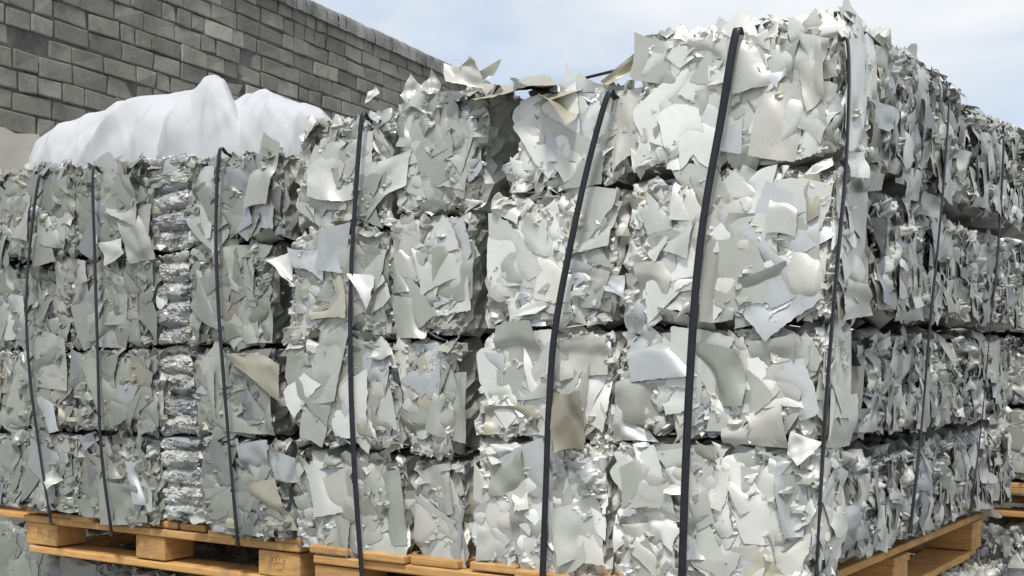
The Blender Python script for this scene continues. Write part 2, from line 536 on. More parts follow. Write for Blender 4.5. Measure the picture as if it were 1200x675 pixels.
    def finish(self, pieces):
        V, Q, T, nb = [], [], [], 0
        for v, q, t in pieces:
            if len(v):
                V.append(v); Q.append(q + nb); T.append(t); nb += len(v)
        if V:
            o = mesh_obj('shreds', np.concatenate(V), np.concatenate(Q), M_SCRAP, parent=self.obj, tint=np.concatenate(T))
            o['kind'] = 'stuff'


# ------------------------------------------------------------------ the front of the stack
def interp(pts, y):
    ys = [p[1] for p in pts]; xs = [p[0] for p in pts]
    return float(np.interp(y, ys, xs))


EDGES = {   # lean of the upright joints between the columns, front side
    0: [(-55, 200), (-48, 600)],
    1: [(88, 200), (86, 400), (92, 610)],
    2: [(166, 190), (181, 300), (184, 410), (192, 615)],
    3: [(221, 190), (224, 400), (243, 612)],
    4: [(354, 175), (333, 400), (352, 650)],
    5: [(470, 140), (459, 260), (459, 400), (480, 530), (480, 660)],
    6: [(604, 110), (583, 250), (562, 400), (556, 660)],
    7: [(753, 70), (730, 250), (724, 400), (716, 680)],
    8: [(985, 20), (982, 190), (966, 385), (954, 530), (946, 690)],
}
COLS = [   # layer heights seen on each column, top to bottom
    ('A', [200, 308, 412, 505, 601]),
    ('B', [193, 300, 410, 508, 615]),
    ('C', [184, 294, 408, 515, 618]),
    ('D', [180, 285, 408, 515, 636]),
    ('E', [138, 268, 400, 527, 657]),
    ('F', [108, 250, 398, 535, 668]),
    ('G', [106, 224, 383, 520, 683]),
    ('H', [24, 199, 381, 519, 699]),
]
COLNAME = {
    'A': 'in leftmost column', 'B': 'left of the narrow silver column', 'C': 'in narrow silver column under white bag',
    'D': 'right of the narrow silver column', 'E': 'behind the fourth strap from left',
    'F': 'beneath the dark loose sheets', 'G': 'behind the most slanted strap', 'H': 'at the tall near corner'}
LAYER = ['top', 'second from top', 'third from top', 'bottom']
LOOK = {'A': 'grey green', 'B': 'dull grey', 'C': 'rippled silver', 'D': 'greenish grey', 'E': 'pale grey', 'F': 'folded grey', 'G': 'light cream grey', 'H': 'bright pale'}
bales = {}
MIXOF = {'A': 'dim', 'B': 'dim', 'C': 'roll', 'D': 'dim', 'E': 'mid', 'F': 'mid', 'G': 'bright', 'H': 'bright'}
DEPTH = {'C': .5, 'H': .19}
VOFF = {'C': .025, 'F': .008, 'B': .0, 'E': -.012, 'D': .006}

for ci, (cn, ys) in enumerate(COLS):
    for li in range(4):
        yt, yb = ys[li], ys[li + 1]
        v0 = VOFF.get(cn, 0.) + rng.uniform(-.012, .012)
        gapx, gapy = rng.uniform(.003, .007), rng.uniform(-.001, .004)
        yt += rng.normal(0, 1.5); yb += rng.normal(0, 1.5)
        L0 = on_front(interp(EDGES[ci], yb), yb, v0); L1 = on_front(interp(EDGES[ci], yt), yt, v0)
        R0 = on_front(interp(EDGES[ci + 1], yb), yb, v0); R1 = on_front(interp(EDGES[ci + 1], yt), yt, v0)
        if cn == 'F' and li == 3:
            R0[0] += .035; R1[0] += .035; L0[0] -= .03; L1[0] -= .02
        if cn == 'F' and li == 2:
            R0[0] += .080; R1[0] += .050
        if cn == 'F' and li in (0, 1):
            R0[0] += .050; R1[0] += .050 if li else .070
        if cn == 'G' and li == 0:
            L0[0] -= .006; L1[0] -= .03
        if cn == 'D':
            R0[0] += .070 if li in (1, 2) else .030; R1[0] += .062 if li in (0, 1) else .035
        if cn == 'C':
            L0[0] -= .012; L1[0] -= .010; R0[0] += .012; R1[0] += .012
        if cn == 'E':
            R0[0] += .020; R1[0] += .014
        if cn == 'G':
            R0[0] += .016; R1[0] += .012
        if cn == 'H' and li == 2:
            R0[0] += .012
        if cn == 'B' and li == 3:
            R0[0] += .025; R1[0] += .012
        dv = DEPTH.get(cn, .55) - (.03 if cn == 'H' and li == 2 else 0)
        zb = (L0[2] + R0[2]) / 2; zt = (L1[2] + R1[2]) / 2
        cor = np.zeros((2, 2, 2, 3))
        for a, (b_, t_) in enumerate(((L0, L1), (R0, R1))):
            sg = -1 if a == 0 else 1
            for j in (0, 1):
                vv = v0 + j * dv
                cor[a, j, 0] = W(b_[0] - sg * gapx, vv, zb + gapy)
                cor[a, j, 1] = W(t_[0] - sg * gapx, vv + (rng.uniform(-.008, .008) if j == 0 else 0), zt - gapy)
        style = 'roll' if cn == 'C' else 'plate'
        fine = ['front'] + (['top'] if li == 0 else []) + (['right'] if cn == 'H' else [])
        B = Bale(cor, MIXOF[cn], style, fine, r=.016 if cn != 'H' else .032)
        B.v0 = v0
        B.squeeze, B.topmost = (.22 if li == 3 else .8), li == 0
        B.body()
        tag(B.obj, f'{LOOK[cn]} pressed scrap bale, {LAYER[li]}, {COLNAME[cn]}', 'bale', 'scrap metal bales on the pallets')
        pcs = B.dress(['front'] + (['right'] if cn == 'H' else []))
        B.sheet_parts('front', {'C': 1, 'H': 9, 'G': 8, 'A': 8}.get(cn, 7), (.07, .145) if cn != 'C' else (.04, .07))
        if cn == 'H':
            B.sheet_parts('right', 3, (.06, .11))
        if li == 0:
            pcs += B.dress(['top'], .45)
            # torn edges that stand up along the upper rim
            pcs.append(B.scatter('front', 16, (.02, .05), (.6, 1.8), .3, (-.012, .0), 7, curl=.8, fold=.8, band=(.94, 1.0), lift=-B.R[2] * .2, hm=(.012, .03)))
        if cn in 'EB':
            pcs += B.dress(['left'], .3)
        B.finish(pcs)
        bales[(cn, li)] = B

# ------------------------------------------------------------------ the side of the stack
ZL = [CAMZ + .705, CAMZ + .368, CAMZ + .080, CAMZ - .190, DECK - .006]
UL = [-.078, -.042, -.022, -.004]
VB = [.215, .60, 1.0, 1.37, 1.74]
SIDENAME = ['just behind the near corner on the shaded side', 'second bale back on the shaded side', 'third bale back on the shaded side',
            'at the far end of the shaded side']
for k in range(4):
    for li in range(4):
        u0 = UL[li] + rng.uniform(-.014, .010)
        g = .006
        v0, v1 = VB[k] + g + rng.uniform(0, .008), VB[k + 1] - g + (.32 if (k == 3 and li == 0) else .03 if (k == 3 and li == 1) else 0)
        if k == 0:
            v0 += .085 if li == 2 else .012
        zt, zb = ZL[li] + rng.uniform(-.006, .006) + (.02 * math.sin(k * 2.1) if li == 0 else 0), ZL[li + 1] + (.034 if li == 0 else .022)
        lean = (UL[li - 1] if li else -.07) - UL[li]
        cor = np.zeros((2, 2, 2, 3))
        for a, uu in enumerate((.45, u0)):
            for j, vv in enumerate((v0, v1)):
                cor[a, j, 0] = W(uu, vv, zb)
                cor[a, j, 1] = W(uu + (lean * .6 if a else 0), vv, zt - .004)
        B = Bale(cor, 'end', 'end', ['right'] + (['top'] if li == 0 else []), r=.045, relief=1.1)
        B.v0 = u0
        B.squeeze, B.topmost = (.22 if li == 3 else .8), li == 0
        B.body()
        tag(B.obj, f'silvery scrap bale, {LAYER[li]}, {SIDENAME[k]}', 'bale', 'scrap metal bales on the pallets')
        pcs = B.dress(['right'], 1.15)
        pcs += B.dress(['front'], .5)
        if li == 0:
            pcs += B.dress(['top'], .4)
            pcs.append(B.scatter('right', 36, (.012, .035), (.3, 1.0), .4, (-.01, .002), 5, curl=.8, fold=.8, band=(.94, 1.0), lift=-B.R[2] * .2, hm=(.012, .025)))
        B.sheet_parts('right', 5)
        B.finish(pcs)
        bales[('R%d' % k, li)] = B


# ------------------------------------------------------------------ single sheets measured one by one on the bales
def sheet_from(pts, col, side=False, rel=-.022, curl=.02, n=18, dent=.003, shade=1.0, press=True):
    """four corners (px, y[, depth]) clockwise from upper left -> verts of a bent sheet"""
    cs = []
    for p in pts:
        dv = p[2] if len(p) > 2 else 0.
        if side:
            q = on_side(p[0], p[1], rel - dv); cs.append(W(q[0], q[1], q[2]))
        else:
            q = on_front(p[0], p[1], rel + dv); cs.append(W(q[0], q[1], q[2]))
    cs = np.array(cs)
    s = np.linspace(0, 1, n)
    a, b = np.meshgrid(s, s, indexing='ij')
    P = ((1 - a) * (1 - b))[..., None] * cs[0] + (a * (1 - b))[..., None] * cs[1] + (a * b)[..., None] * cs[2] + ((1 - a) * b)[..., None] * cs[3]
    nrm = np.cross(cs[1] - cs[0], cs[3] - cs[0])
    nrm /= np.linalg.norm(nrm)
    if nrm[1] > 0:
        nrm = -nrm
    L = np.linalg.norm(cs[2] - cs[0])
    edge = ((a == 0) | (a == 1) | (b == 0) | (b == 1))
    P = P + edge[..., None] * rng.normal(0, .006, P.shape) * L * .5
    # bowed edges
    ex, ey = cs[1] - cs[0], cs[3] - cs[0]
    P = P + (rng.normal(0, .035) * np.sin(np.pi * b) * (2 * a - 1))[..., None] * ex + (rng.normal(0, .035) * np.sin(np.pi * a) * (2 * b - 1))[..., None] * ey
    th = rng.uniform(0, 2 * np.pi)
    x, y = a - .5, b - .5
    d = x * np.cos(th) + y * np.sin(th)
    w = curl * 2.2 * d * d
    for k in range(5):
        th = rng.uniform(0, 2 * np.pi)
        d = x * np.cos(th) + y * np.sin(th) - rng.uniform(-.1, .42)
        w = w + rng.normal(0, .30) * L * .025 * np.logaddexp(0, np.clip(d / .025, -40, 40))
    w = w - w.mean()
    w = w + dent * np.sin(x * rng.uniform(4, 9) + rng.uniform(0, 6)) * np.sin(y * rng.uniform(4, 9) + rng.uniform(0, 6))
    if press:
        for dist in (a, 1 - a, b, 1 - b):
            w = w - rng.choice([-.03, .03, .06, .09]) * L * .5 * np.exp(-(dist / .12) ** 1.5)
    hm = rng.uniform(.006, .012) if press else .022
    w = hm * np.tanh(w / hm)
    P = P + w[..., None] * nrm
    c = np.array(PAL[col]); c[:3] *= shade * rng.uniform(.93, 1.06)
    return P.reshape(-1, 3), grid_quads(n, n), np.tile(c, (n * n, 1))


FRONT_SHEETS = [
    # near corner column
    ([(890, 98), (951, 99), (934, 183), (879, 178)], 'cream'), ([(868, 42), (950, 30), (944, 98), (858, 104)], 'pale'),
    ([(795, 55), (856, 42), (850, 102), (806, 96)], 'white'), ([(800, 110), (842, 104), (838, 158), (802, 150)], 'pale'),
    ([(858, 240), (898, 250), (886, 292), (834, 284)], 'cream'), ([(830, 298), (868, 305), (862, 376), (826, 374)], 'grey'),
    ([(868, 322), (922, 300), (920, 376), (864, 380)], 'grey'), ([(926, 290), (964, 286), (962, 360), (930, 378)], 'cream'),
    ([(938, 208), (958, 206), (962, 252), (944, 262)], 'beige'), ([(812, 402), (866, 404), (872, 470), (812, 476)], 'green'),
    ([(742, 308), (786, 308), (782, 350), (752, 344)], 'cream'), ([(790, 210), (842, 205), (828, 262), (786, 258)], 'white'),
    ([(742, 390), (815, 385), (808, 440), (740, 450)], 'blue'), ([(880, 400), (935, 395), (930, 460), (884, 470)], 'pale'),
    ([(842, 540), (884, 528), (906, 572), (872, 598)], 'pale'), ([(918, 532), (928, 508), (962, 520), (930, 546)], 'white'),
    ([(812, 522), (838, 518), (840, 566), (806, 566)], 'green'), ([(806, 606), (836, 602), (830, 655), (802, 652)], 'blue'),
    ([(832, 638), (898, 640), (890, 690), (836, 690)], 'cream'), ([(886, 640), (910, 622), (912, 662), (900, 660)], 'pale'),
    ([(724, 446), (776, 440), (764, 496), (722, 484)], 'grey'), ([(722, 478), (752, 490), (772, 520), (714, 516)], 'white'),
    ([(738, 524), (800, 520), (796, 575), (742, 570)], 'grey'), ([(770, 642), (792, 641), (791, 666), (769, 665)], 'cream'),
    ([(770, 230), (820, 240), (806, 300), (760, 286)], 'pale'), ([(905, 215), (938, 208), (936, 280), (900, 272)], 'pale'),
    ([(846, 480), (915, 474), (920, 522), (850, 524)], 'cream'), ([(905, 560), (945, 555), (942, 630), (915, 628)], 'blue'),
    ([(765, 150), (800, 135), (815, 175), (775, 190)], 'grey'), ([(925, 45), (962, 40), (968, 110), (945, 130)], 'cream'),
    # slanted strap column
    ([(702, 104), (753, 101), (748, 178), (722, 204)], 'cream'), ([(642, 142), (688, 148), (684, 190), (640, 186)], 'blue'),
    ([(596, 366), (640, 334), (656, 348), (630, 372)], 'white'), ([(580, 380), (620, 372), (640, 470), (582, 466)], 'grey'),
    ([(694, 316), (734, 322), (732, 350), (712, 342)], 'blue'), ([(612, 392), (650, 384), (648, 470), (628, 462)], 'white'),
    ([(616, 252), (650, 248), (656, 300), (618, 296)], 'pale'), ([(670, 232), (724, 236), (720, 290), (668, 296)], 'pale'),
    ([(572, 533), (614, 526), (622, 580), (578, 584)], 'green'), ([(580, 520), (600, 514), (622, 528), (590, 534)], 'white'),
    ([(666, 536), (706, 544), (700, 574), (662, 562)], 'blue'), ([(600, 592), (642, 590), (640, 646), (602, 648)], 'grey'),
    ([(648, 598), (700, 576), (706, 640), (662, 664)], 'pale'), ([(560, 610), (602, 604), (600, 660), (562, 658)], 'pale'),
    ([(655, 400), (718, 392), (712, 440), (660, 446)], 'cream'), ([(570, 480), (630, 478), (628, 515), (574, 515)], 'beige'),
    # folded column and the one beside it
    ([(508, 122), (534, 120), (536, 212), (512, 210)], 'grey', .004), ([(536, 130), (556, 134), (566, 198), (544, 214)], 'blue', .004),
    ([(474, 142), (500, 138), (502, 190), (476, 188)], 'blue'), ([(428, 192), (475, 172), (474, 214), (420, 252)], 'white'),
    ([(408, 322), (436, 318), (442, 346), (428, 364)], 'white', -.02), ([(464, 280), (478, 276), (484, 340), (466, 346)], 'grey'),
    ([(505, 290), (552, 280), (550, 350), (510, 360)], 'green'), ([(462, 345), (500, 350), (498, 398), (464, 396)], 'grey'),
    ([(470, 405), (520, 400), (515, 470), (470, 466)], 'blue'), ([(515, 440), (548, 436), (540, 520), (500, 500)], 'grey'),
    ([(488, 548), (528, 545), (532, 600), (496, 606)], 'grey'), ([(378, 268), (404, 262), (404, 320), (370, 316)], 'blue'),
    ([(362, 330), (402, 322), (402, 374), (364, 376)], 'beige'), ([(355, 410), (404, 402), (400, 470), (358, 468)], 'grey'),
    ([(426, 402), (456, 410), (450, 470), (424, 460)], 'blue'), ([(364, 540), (414, 535), (412, 600), (370, 606)], 'pale'),
    ([(430, 560), (470, 550), (476, 640), (440, 640)], 'green'), ([(365, 600), (412, 610), (410, 652), (366, 650)], 'grey'),
    ([(362, 190), (414, 180), (410, 230), (366, 226)], 'pale'),
    # column right of the silver one
    ([(304, 158), (326, 164), (316, 240), (290, 246)], 'grey', -.01), ([(256, 236), (288, 226), (300, 262), (262, 284)], 'lav'),
    ([(262, 288), (296, 292), (300, 346), (272, 340)], 'green'), ([(288, 352), (316, 346), (318, 398), (290, 402)], 'grey'),
    ([(312, 302), (342, 292), (344, 338), (328, 322)], 'white', -.012), ([(258, 414), (300, 412), (334, 440), (326, 470)], 'beige', -.035),
    ([(282, 522), (316, 518), (318, 562), (286, 560)], 'blue'), ([(256, 576), (330, 570), (346, 622), (262, 620)], 'beige'),
    ([(308, 526), (348, 534), (350, 566), (322, 556)], 'blue'), ([(222, 600), (250, 594), (254, 606), (228, 616)], 'pale', -.02),
    ([(268, 440), (320, 462), (318, 510), (266, 508)], 'green'), ([(228, 440), (256, 430), (258, 500), (232, 500)], 'grey'),
    ([(226, 200), (252, 196), (250, 280), (228, 276)], 'pale'),
    # left columns
    ([(112, 346), (150, 346), (152, 382), (110, 382)], 'green'), ([(124, 318), (150, 322), (164, 338), (152, 358)], 'grey'),
    ([(116, 284), (140, 280), (146, 296), (122, 312)], 'pale', -.02), ([(134, 256), (162, 250), (178, 300), (156, 304)], 'grey'),
    ([(112, 196), (160, 204), (166, 262), (124, 256)], 'grey'), ([(126, 562), (160, 570), (166, 612), (116, 616)], 'grey'),
    ([(148, 540), (170, 536), (178, 596), (158, 588)], 'blue'), ([(98, 420), (172, 424), (178, 490), (112, 500)], 'green'),
    ([(50, 556), (64, 546), (72, 562), (58, 576)], 'pale', -.03), ([(40, 470), (64, 462), (72, 506), (46, 512)], 'blue'),
    ([(72, 474), (98, 482), (102, 500), (76, 498)], 'beige'), ([(36, 388), (84, 400), (80, 460), (38, 452)], 'grey'),
    ([(0, 340), (28, 346), (32, 396), (0, 400)], 'pale'), ([(48, 246), (72, 242), (78, 290), (50, 286)], 'green'),
    ([(0, 222), (36, 215), (34, 280), (0, 284)], 'grey'), ([(0, 430), (34, 440), (34, 496), (0, 500)], 'green'),
    ([(64, 300), (100, 306), (104, 360), (66, 350)], 'grey'),
]
SIDE_SHEETS = [
    ([(993, 48), (1012, 58), (1010, 168), (994, 172)], 'white'), ([(994, 178), (1017, 180), (1015, 210), (992, 206)], 'pale'),
    ([(1024, 114), (1050, 132), (1046, 156), (1022, 146)], 'blue'), ([(988, 330), (1012, 336), (1030, 372), (992, 378)], 'pale'),
    ([(1042, 340), (1076, 342), (1078, 376), (1044, 376)], 'grey'), ([(1030, 464), (1062, 468), (1070, 496), (1040, 488)], 'pale'),
    ([(1024, 612), (1042, 618), (1038, 650), (1022, 646)], 'blue'), ([(1058, 196), (1078, 200), (1080, 236), (1058, 232)], 'pale'),
    ([(1124, 176), (1140, 180), (1136, 212), (1122, 206)], 'pale'), ([(970, 470), (1000, 462), (1002, 522), (972, 526)], 'pale'),
    ([(974, 600), (1010, 590), (1008, 630), (976, 640)], 'blue'), ([(1084, 224), (1106, 236), (1102, 258), (1082, 250)], 'grey'),
    ([(1010, 200), (1040, 205), (1038, 225), (1014, 222)], 'grey'), ([(1086, 560), (1112, 556), (1112, 588), (1084, 592)], 'grey'),
]


def owner(px, y, side):
    if side:
        q = on_side(px, y, -.02)
        k = int(np.clip(np.searchsorted(VB, q[1]) - 1, 0, 3))
        li = int(np.clip(sum(q[2] < z for z in ZL[1:4]), 0, 3))
        return bales[('R%d' % k, li)]
    ci = sum(px > interp(EDGES[i], y) for i in range(1, 8))
    cn, ys = COLS[ci]
    li = int(np.clip(sum(y > q for q in ys[1:4]), 0, 3))
    return bales[(cn, li)]


for lst, side in ((FRONT_SHEETS, False), (SIDE_SHEETS, True)):
    for it in lst:
        pts, col = it[0], it[1]
        dv = it[2] if len(it) > 2 else 0.
        cx = sum(p[0] for p in pts) / 4; cy = sum(p[1] for p in pts) / 4
        own = owner(cx, cy, side)
        ext = max(p[0] for p in pts) - min(p[0] for p in pts)
        pts = [(p[0] + rng.normal(0, .055) * ext, p[1] + rng.normal(0, .055) * ext, rng.normal(0, .005)) for p in pts]
        rel = own.v0 - .006 + dv * .6
        V, Q, T = sheet_from(pts, col, side, rel, curl=rng.uniform(-.01, .03))
        mesh_obj('sheet', V, Q, M_SCRAP, parent=own.obj, tint=T)


# ------------------------------------------------------------------ loose sheets lying on the pile
def loose(pts, col, label, curl=.02, side=False, dent=.004, rel=0., name='scrap_sheet', mat=None):
    V, Q, T = sheet_from(pts, col, side, rel, curl, 18, dent, press=False)
    o = mesh_obj(name, V, Q, mat or M_SCRAP, tint=T)
    return tag(o, label, 'metal sheet', 'loose torn sheets on the pile')


loose([(548, 99, .16), (640, 97, .20), (652, 106, -.03), (556, 111, -.05)], 'beige', 'flat olive grey sheet bridging the gap on top of the pile, left end', .01)
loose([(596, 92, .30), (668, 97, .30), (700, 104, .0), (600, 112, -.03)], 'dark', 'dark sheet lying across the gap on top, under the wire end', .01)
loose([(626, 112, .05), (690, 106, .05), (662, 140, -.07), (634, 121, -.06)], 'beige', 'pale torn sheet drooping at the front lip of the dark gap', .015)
loose([(664, 100, .05), (671, 86, .08), (690, 99, .02), (640, 121, -.05)], 'beige', 'pointed olive sheet rising beside the wire on top of the pile', .015)
loose([(704, 96, -.01), (744, 64, .02), (748, 82, .02), (712, 104, -.01)], 'beige', 'beige curved flake standing upright above the most slanted strap', .02)
loose([(538, 80, -.01), (549, 64, .0), (562, 80, .02), (542, 84, .0)], 'cream', 'small pointed cream flake sticking up against the block wall', .01)
loose([(558, 86, .0), (587, 69, .01), (579, 88, .02), (566, 96, .01)], 'white', 'white curled flake pointing up at the right of the block wall', .015)
loose([(522, 76, .0), (562, 82, .0), (562, 98, -.02), (526, 100, -.02)], 'cream', 'flat cream sheet lying on the rim just below the pointed flakes', .01)
loose([(428, 112, .02), (438, 100, .02), (446, 110, .02), (430, 122, .02)], 'cream', 'tiny cream flake standing above the fourth strap from the left', .01)
loose([(468, 110, .0), (482, 88, .02), (496, 108, .02), (480, 124, .0)], 'pale', 'pale crinkled flake standing up on the rim before the block wall', .02)
loose([(494, 104, .0), (508, 84, .02), (518, 100, .02), (504, 112, .0)], 'pale', 'grey fan shaped flake on the rim, right of the crinkled one', .02)
loose([(639, 460, .0), (686, 457, -.01), (690, 528, -.02), (650, 530, .0)], 'brown', 'brownish silver rectangular sheet hooked over the most slanted strap', .035, rel=-.056)
loose([(1150, 594, .0), (1158, 592, .0), (1173, 605, -.05), (1157, 608, -.03)], 'cream', 'small cream flake poking out at the far pallet corner', .004, side=True, rel=.02)

# the black curled strip behind the near corner's strap
V, Q, T = sheet_from([(990, 38, .0), (1016, 34, .0), (1036, 54, .10), (1006, 58, .04)], 'dark', False, .12, .02, 12, .006)
tag(mesh_obj('plastic_strip', V, Q, M_BLACK), 'black curled plastic strip on top, just behind the near corner', 'plastic strip')


# ------------------------------------------------------------------ straps
def smooth_path(P, n=10):
    P = np.asarray(P, float)
    E = np.vstack([2 * P[0] - P[1], P, 2 * P[-1] - P[-2]])
    out = []
    for i in range(1, len(E) - 2):
        for t in np.linspace(0, 1, n, endpoint=False):
            a, b, c, d = E[i - 1], E[i], E[i + 1], E[i + 2]
            out.append(.5 * ((2 * b) + (-a + c) * t + (2 * a - 5 * b + 4 * c - d) * t ** 2 + (-a + 3 * b - 3 * c + d) * t ** 3))
    out.append(P[-1])
    return np.array(out)


def ribbon(path, across, width, thick):
    path = np.asarray(path)
    T = np.gradient(path, axis=0)
    T /= np.linalg.norm(T, axis=1)[:, None] + 1e-9
    A = across - T * (T @ across)[:, None]
    A /= np.linalg.norm(A, axis=1)[:, None]
    Nn = np.cross(T, A)
    tw = np.array([.35 * mnoise.noise(Vector(p * 3.1)) for p in path])[:, None]
    A2 = A * np.cos(tw) + Nn * np.sin(tw); N2 = np.cross(T, A2)
    ring = np.stack([path + A2 * width / 2 + N2 * thick / 2, path - A2 * width / 2 + N2 * thick / 2,
                     path - A2 * width / 2 - N2 * thick / 2, path + A2 * width / 2 - N2 * thick / 2], 1)
    V = ring.reshape(-1, 3)
    n = len(path)
    Q = []
    for i in range(n - 1):
        for k in range(4):
            k2 = (k + 1) % 4
            Q.append([i * 4 + k, i * 4 + k2, i * 4 + 4 + k2, i * 4 + 4 + k])
    Q += [[3, 2, 1, 0], [(n - 1) * 4 + k for k in range(4)]]
    return V, np.array(Q)


STRAPS = [
    ([(45, 212), (33, 310), (31, 380), (36, 450), (48, 540), (60, 614)], 'leftmost thin black strap down the front of the pile', .0115, 0),
    ([(109, 202), (111, 300), (114, 400), (118, 520), (131, 628)], 'thin black strap on the front, second from left', .0115, 0),
    ([(257, 180), (253, 270), (256, 360), (261, 430), (270, 540), (279, 640)], 'black strap just right of the narrow silver column', .0122, 0),
    ([(424, 140), (416, 240), (411, 330), (411, 450), (416, 560), (425, 690)], 'black strap on the front, fourth from left', .0135, 0),
    ([(712, 112), (690, 190), (668, 290), (650, 390), (643, 480), (640, 560), (635, 700)], 'most slanted black strap, left of the near corner', .0155, 0),
    ([(862, 40), (845, 140), (827, 240), (816, 330), (808, 450), (803, 560), (798, 710)], 'wide black strap down the near corner column', .017, 0),
    ([(993, 48), (995, 100), (991, 200), (982, 300), (972, 420), (965, 520), (956, 680)], 'black strap on the shaded side, nearest the corner', .0145, 1),
    ([(1112, 120), (1107, 200), (1101, 270), (1090, 380), (1080, 500), (1066, 628)], 'thin black strap midway along the shaded side', .014, 1),
    ([(1176, 165), (1173, 240), (1168, 310), (1159, 400), (1150, 500), (1137, 602)], 'thin black strap near the far end of the shaded side', .013, 1),
]
for pts, lab, wd, side in STRAPS:
    P = []
    (xa, ya), (xb, yb) = pts[-2], pts[-1]
    pts = pts[:-1] + [(xa + (xb - xa) * .86, ya + (yb - ya) * .86), (xb, yb)]
    for i, (px, y) in enumerate(pts):
        if side:
            f = np.clip((y - 100) / 500., 0, 1)
            q = on_side(px, y, -.112 + .074 * f if i < len(pts) - 1 else .046)
        else:
            q = on_front(px, y, -.037 if i < len(pts) - 1 or px > 300 else .016)
        P.append(W(*q))
    top = P[0].copy()
    back = np.append(EV, 0) if not side else np.append(EU, 0)
    if side:
        pre = [top + back * .012 + np.array([0, 0, .002])]
    else:
        pre = [top + back * .5 + np.array([0, 0, -.05]), top + back * .10 + np.array([0, 0, -.012]), top + back * .03 + np.array([0, 0, .003])]
    end = P[-1] + back * .05 + np.array([0, 0, .001])
    V, Q = ribbon(smooth_path(pre + P + [P[-1] + back * .025 + np.array([0, 0, -.001]), end]), np.append(EU if not side else EV, 0), wd, .0022)
    tag(mesh_obj('strap', V, Q, M_STRAP), lab, 'strap', 'black straps tying the pile')


def tube(path, r, sides=6):
    path = np.asarray(path)
    T = np.gradient(path, axis=0); T /= np.linalg.norm(T, axis=1)[:, None]
    A = np.cross(T, [0, 0, 1.]); A /= np.linalg.norm(A, axis=1)[:, None]
    B = np.cross(T, A)
    th = np.linspace(0, 2 * np.pi, sides, endpoint=False)
    V = (path[:, None] + r * (np.cos(th)[None, :, None] * A[:, None] + np.sin(th)[None, :, None] * B[:, None])).reshape(-1, 3)
    Q = [[i * sides + k, i * sides + (k + 1) % sides, (i + 1) * sides + (k + 1) % sides, (i + 1) * sides + k]
         for i in range(len(path) - 1) for k in range(sides)]
    return V, np.array(Q)


P = [W(*on_front(px, y, v)) for px, y, v in ((660, 101, .12), (680, 93, .08), (720, 83, .05), (766, 71, .04), (790, 66, .1))]
V, Q = tube(smooth_path(P), .0035)
tag(mesh_obj('wire', V, Q, M_STRAP), 'thin dark wire running from the loose sheets to the tall corner bale', 'wire')


# ------------------------------------------------------------------ pallets
def pallet(u0, u1, v0, v1, ztop, label, nboards=8, fat=1.0):
    root = empty('pallet', W((u0 + u1) / 2, (v0 + v1) / 2, ztop - .135))
    tag(root, label, 'pallet', 'wooden pallets under the bales')
    U, Vv, Z = np.append(EU, 0), np.append(EV, 0), np.array([0, 0, 1.])

    def plank(name, a0, a1, b0, b1, z0, z1):
        j = rng.normal(0, .0025, 3)
        o = mesh_obj(name, box_verts(W(a0, b0, z0) + j, U * (a1 - a0), Vv * (b1 - b0), Z * (z1 - z0)), BOXQ[:, ::-1], M_WOOD, parent=root, smooth=False)
        bevel(o, .004, 2)
        return o
    L = u1 - u0
    pitch = L / nboards
    for i in range(nboards):
        w = pitch * rng.uniform(.80, .93)
        s = u0 + pitch * i + (0 if i == 0 else rng.uniform(0, pitch - w))
        if i == nboards - 1:
            s = u1 - w
        plank('deck_board', s, s + w, v0 + rng.uniform(-.012, .012), v1, ztop - .021, ztop - .001)
    bw = [(v0 + .004, v0 + .12), ((v0 + v1) / 2 - .065, (v0 + v1) / 2 + .065), (v1 - .12, v1 - .004)]
    uw = [(u0 + .004, u0 + .155), ((u0 + u1) / 2 - .062, (u0 + u1) / 2 + .062), (u1 - .155, u1 - .004)]
    for b0, b1 in bw:
        plank('stringer_board', u0, u1, b0, b1, ztop - .044, ztop - .022)
        for a0, a1 in uw:
            plank('block', a0, a1, b0 + .003, b1 - .003, ztop - .112, ztop - .045)
        plank('bottom_board', u0 + .02, u1 - .02, b0 + .002, b1 - .002, ztop - .134, ztop - .113)
    for a0, a1 in (uw[0], uw[2]):
        plank('runner_board', a0 + .01, a1 - .01, bw[0][1] + .002, bw[1][0] - .002, ztop - .134, ztop - .113)
        plank('runner_board', a0 + .01, a1 - .01, bw[1][1] + .002, bw[2][0] - .002, ztop - .134, ztop - .113)
    return root


LP = pallet(1.385, 2.555, .022, 1.20, DECK - .002, 'light wooden pallet under the left half of the pile', 10)


def stamp(uc, zc, strokes, sc):
    vf = .022 + .004 + .003
    blk = min((b for b in LP.children if b.name.startswith('block')),
              key=lambda b: (np.array([(LP.matrix_basis @ v.co) for v in b.data.vertices]).mean(0) - W(uc, vf + .05, zc)).dot(
                  np.array([(LP.matrix_basis @ v.co) for v in b.data.vertices]).mean(0) - W(uc, vf + .05, zc)))
    Vs, Qs, nb = [], [], 0
    vf = min(((LP.matrix_basis @ v.co) - Vector((O0[0], O0[1], 0))).dot(Vector((EV[0], EV[1], 0))) for v in blk.data.vertices)
    for st in strokes:
        path = smooth_path([W(uc - x * sc, vf - .0006, zc + y * sc) for x, y in st], 5)
        V_, Q_ = tube(path, .0007, 4)
        Vs.append(V_); Qs.append(Q_ + nb); nb += len(V_)
    mesh_obj('stamp', np.concatenate(Vs), np.concatenate(Qs), M_STAMP, parent=LP).parent = blk


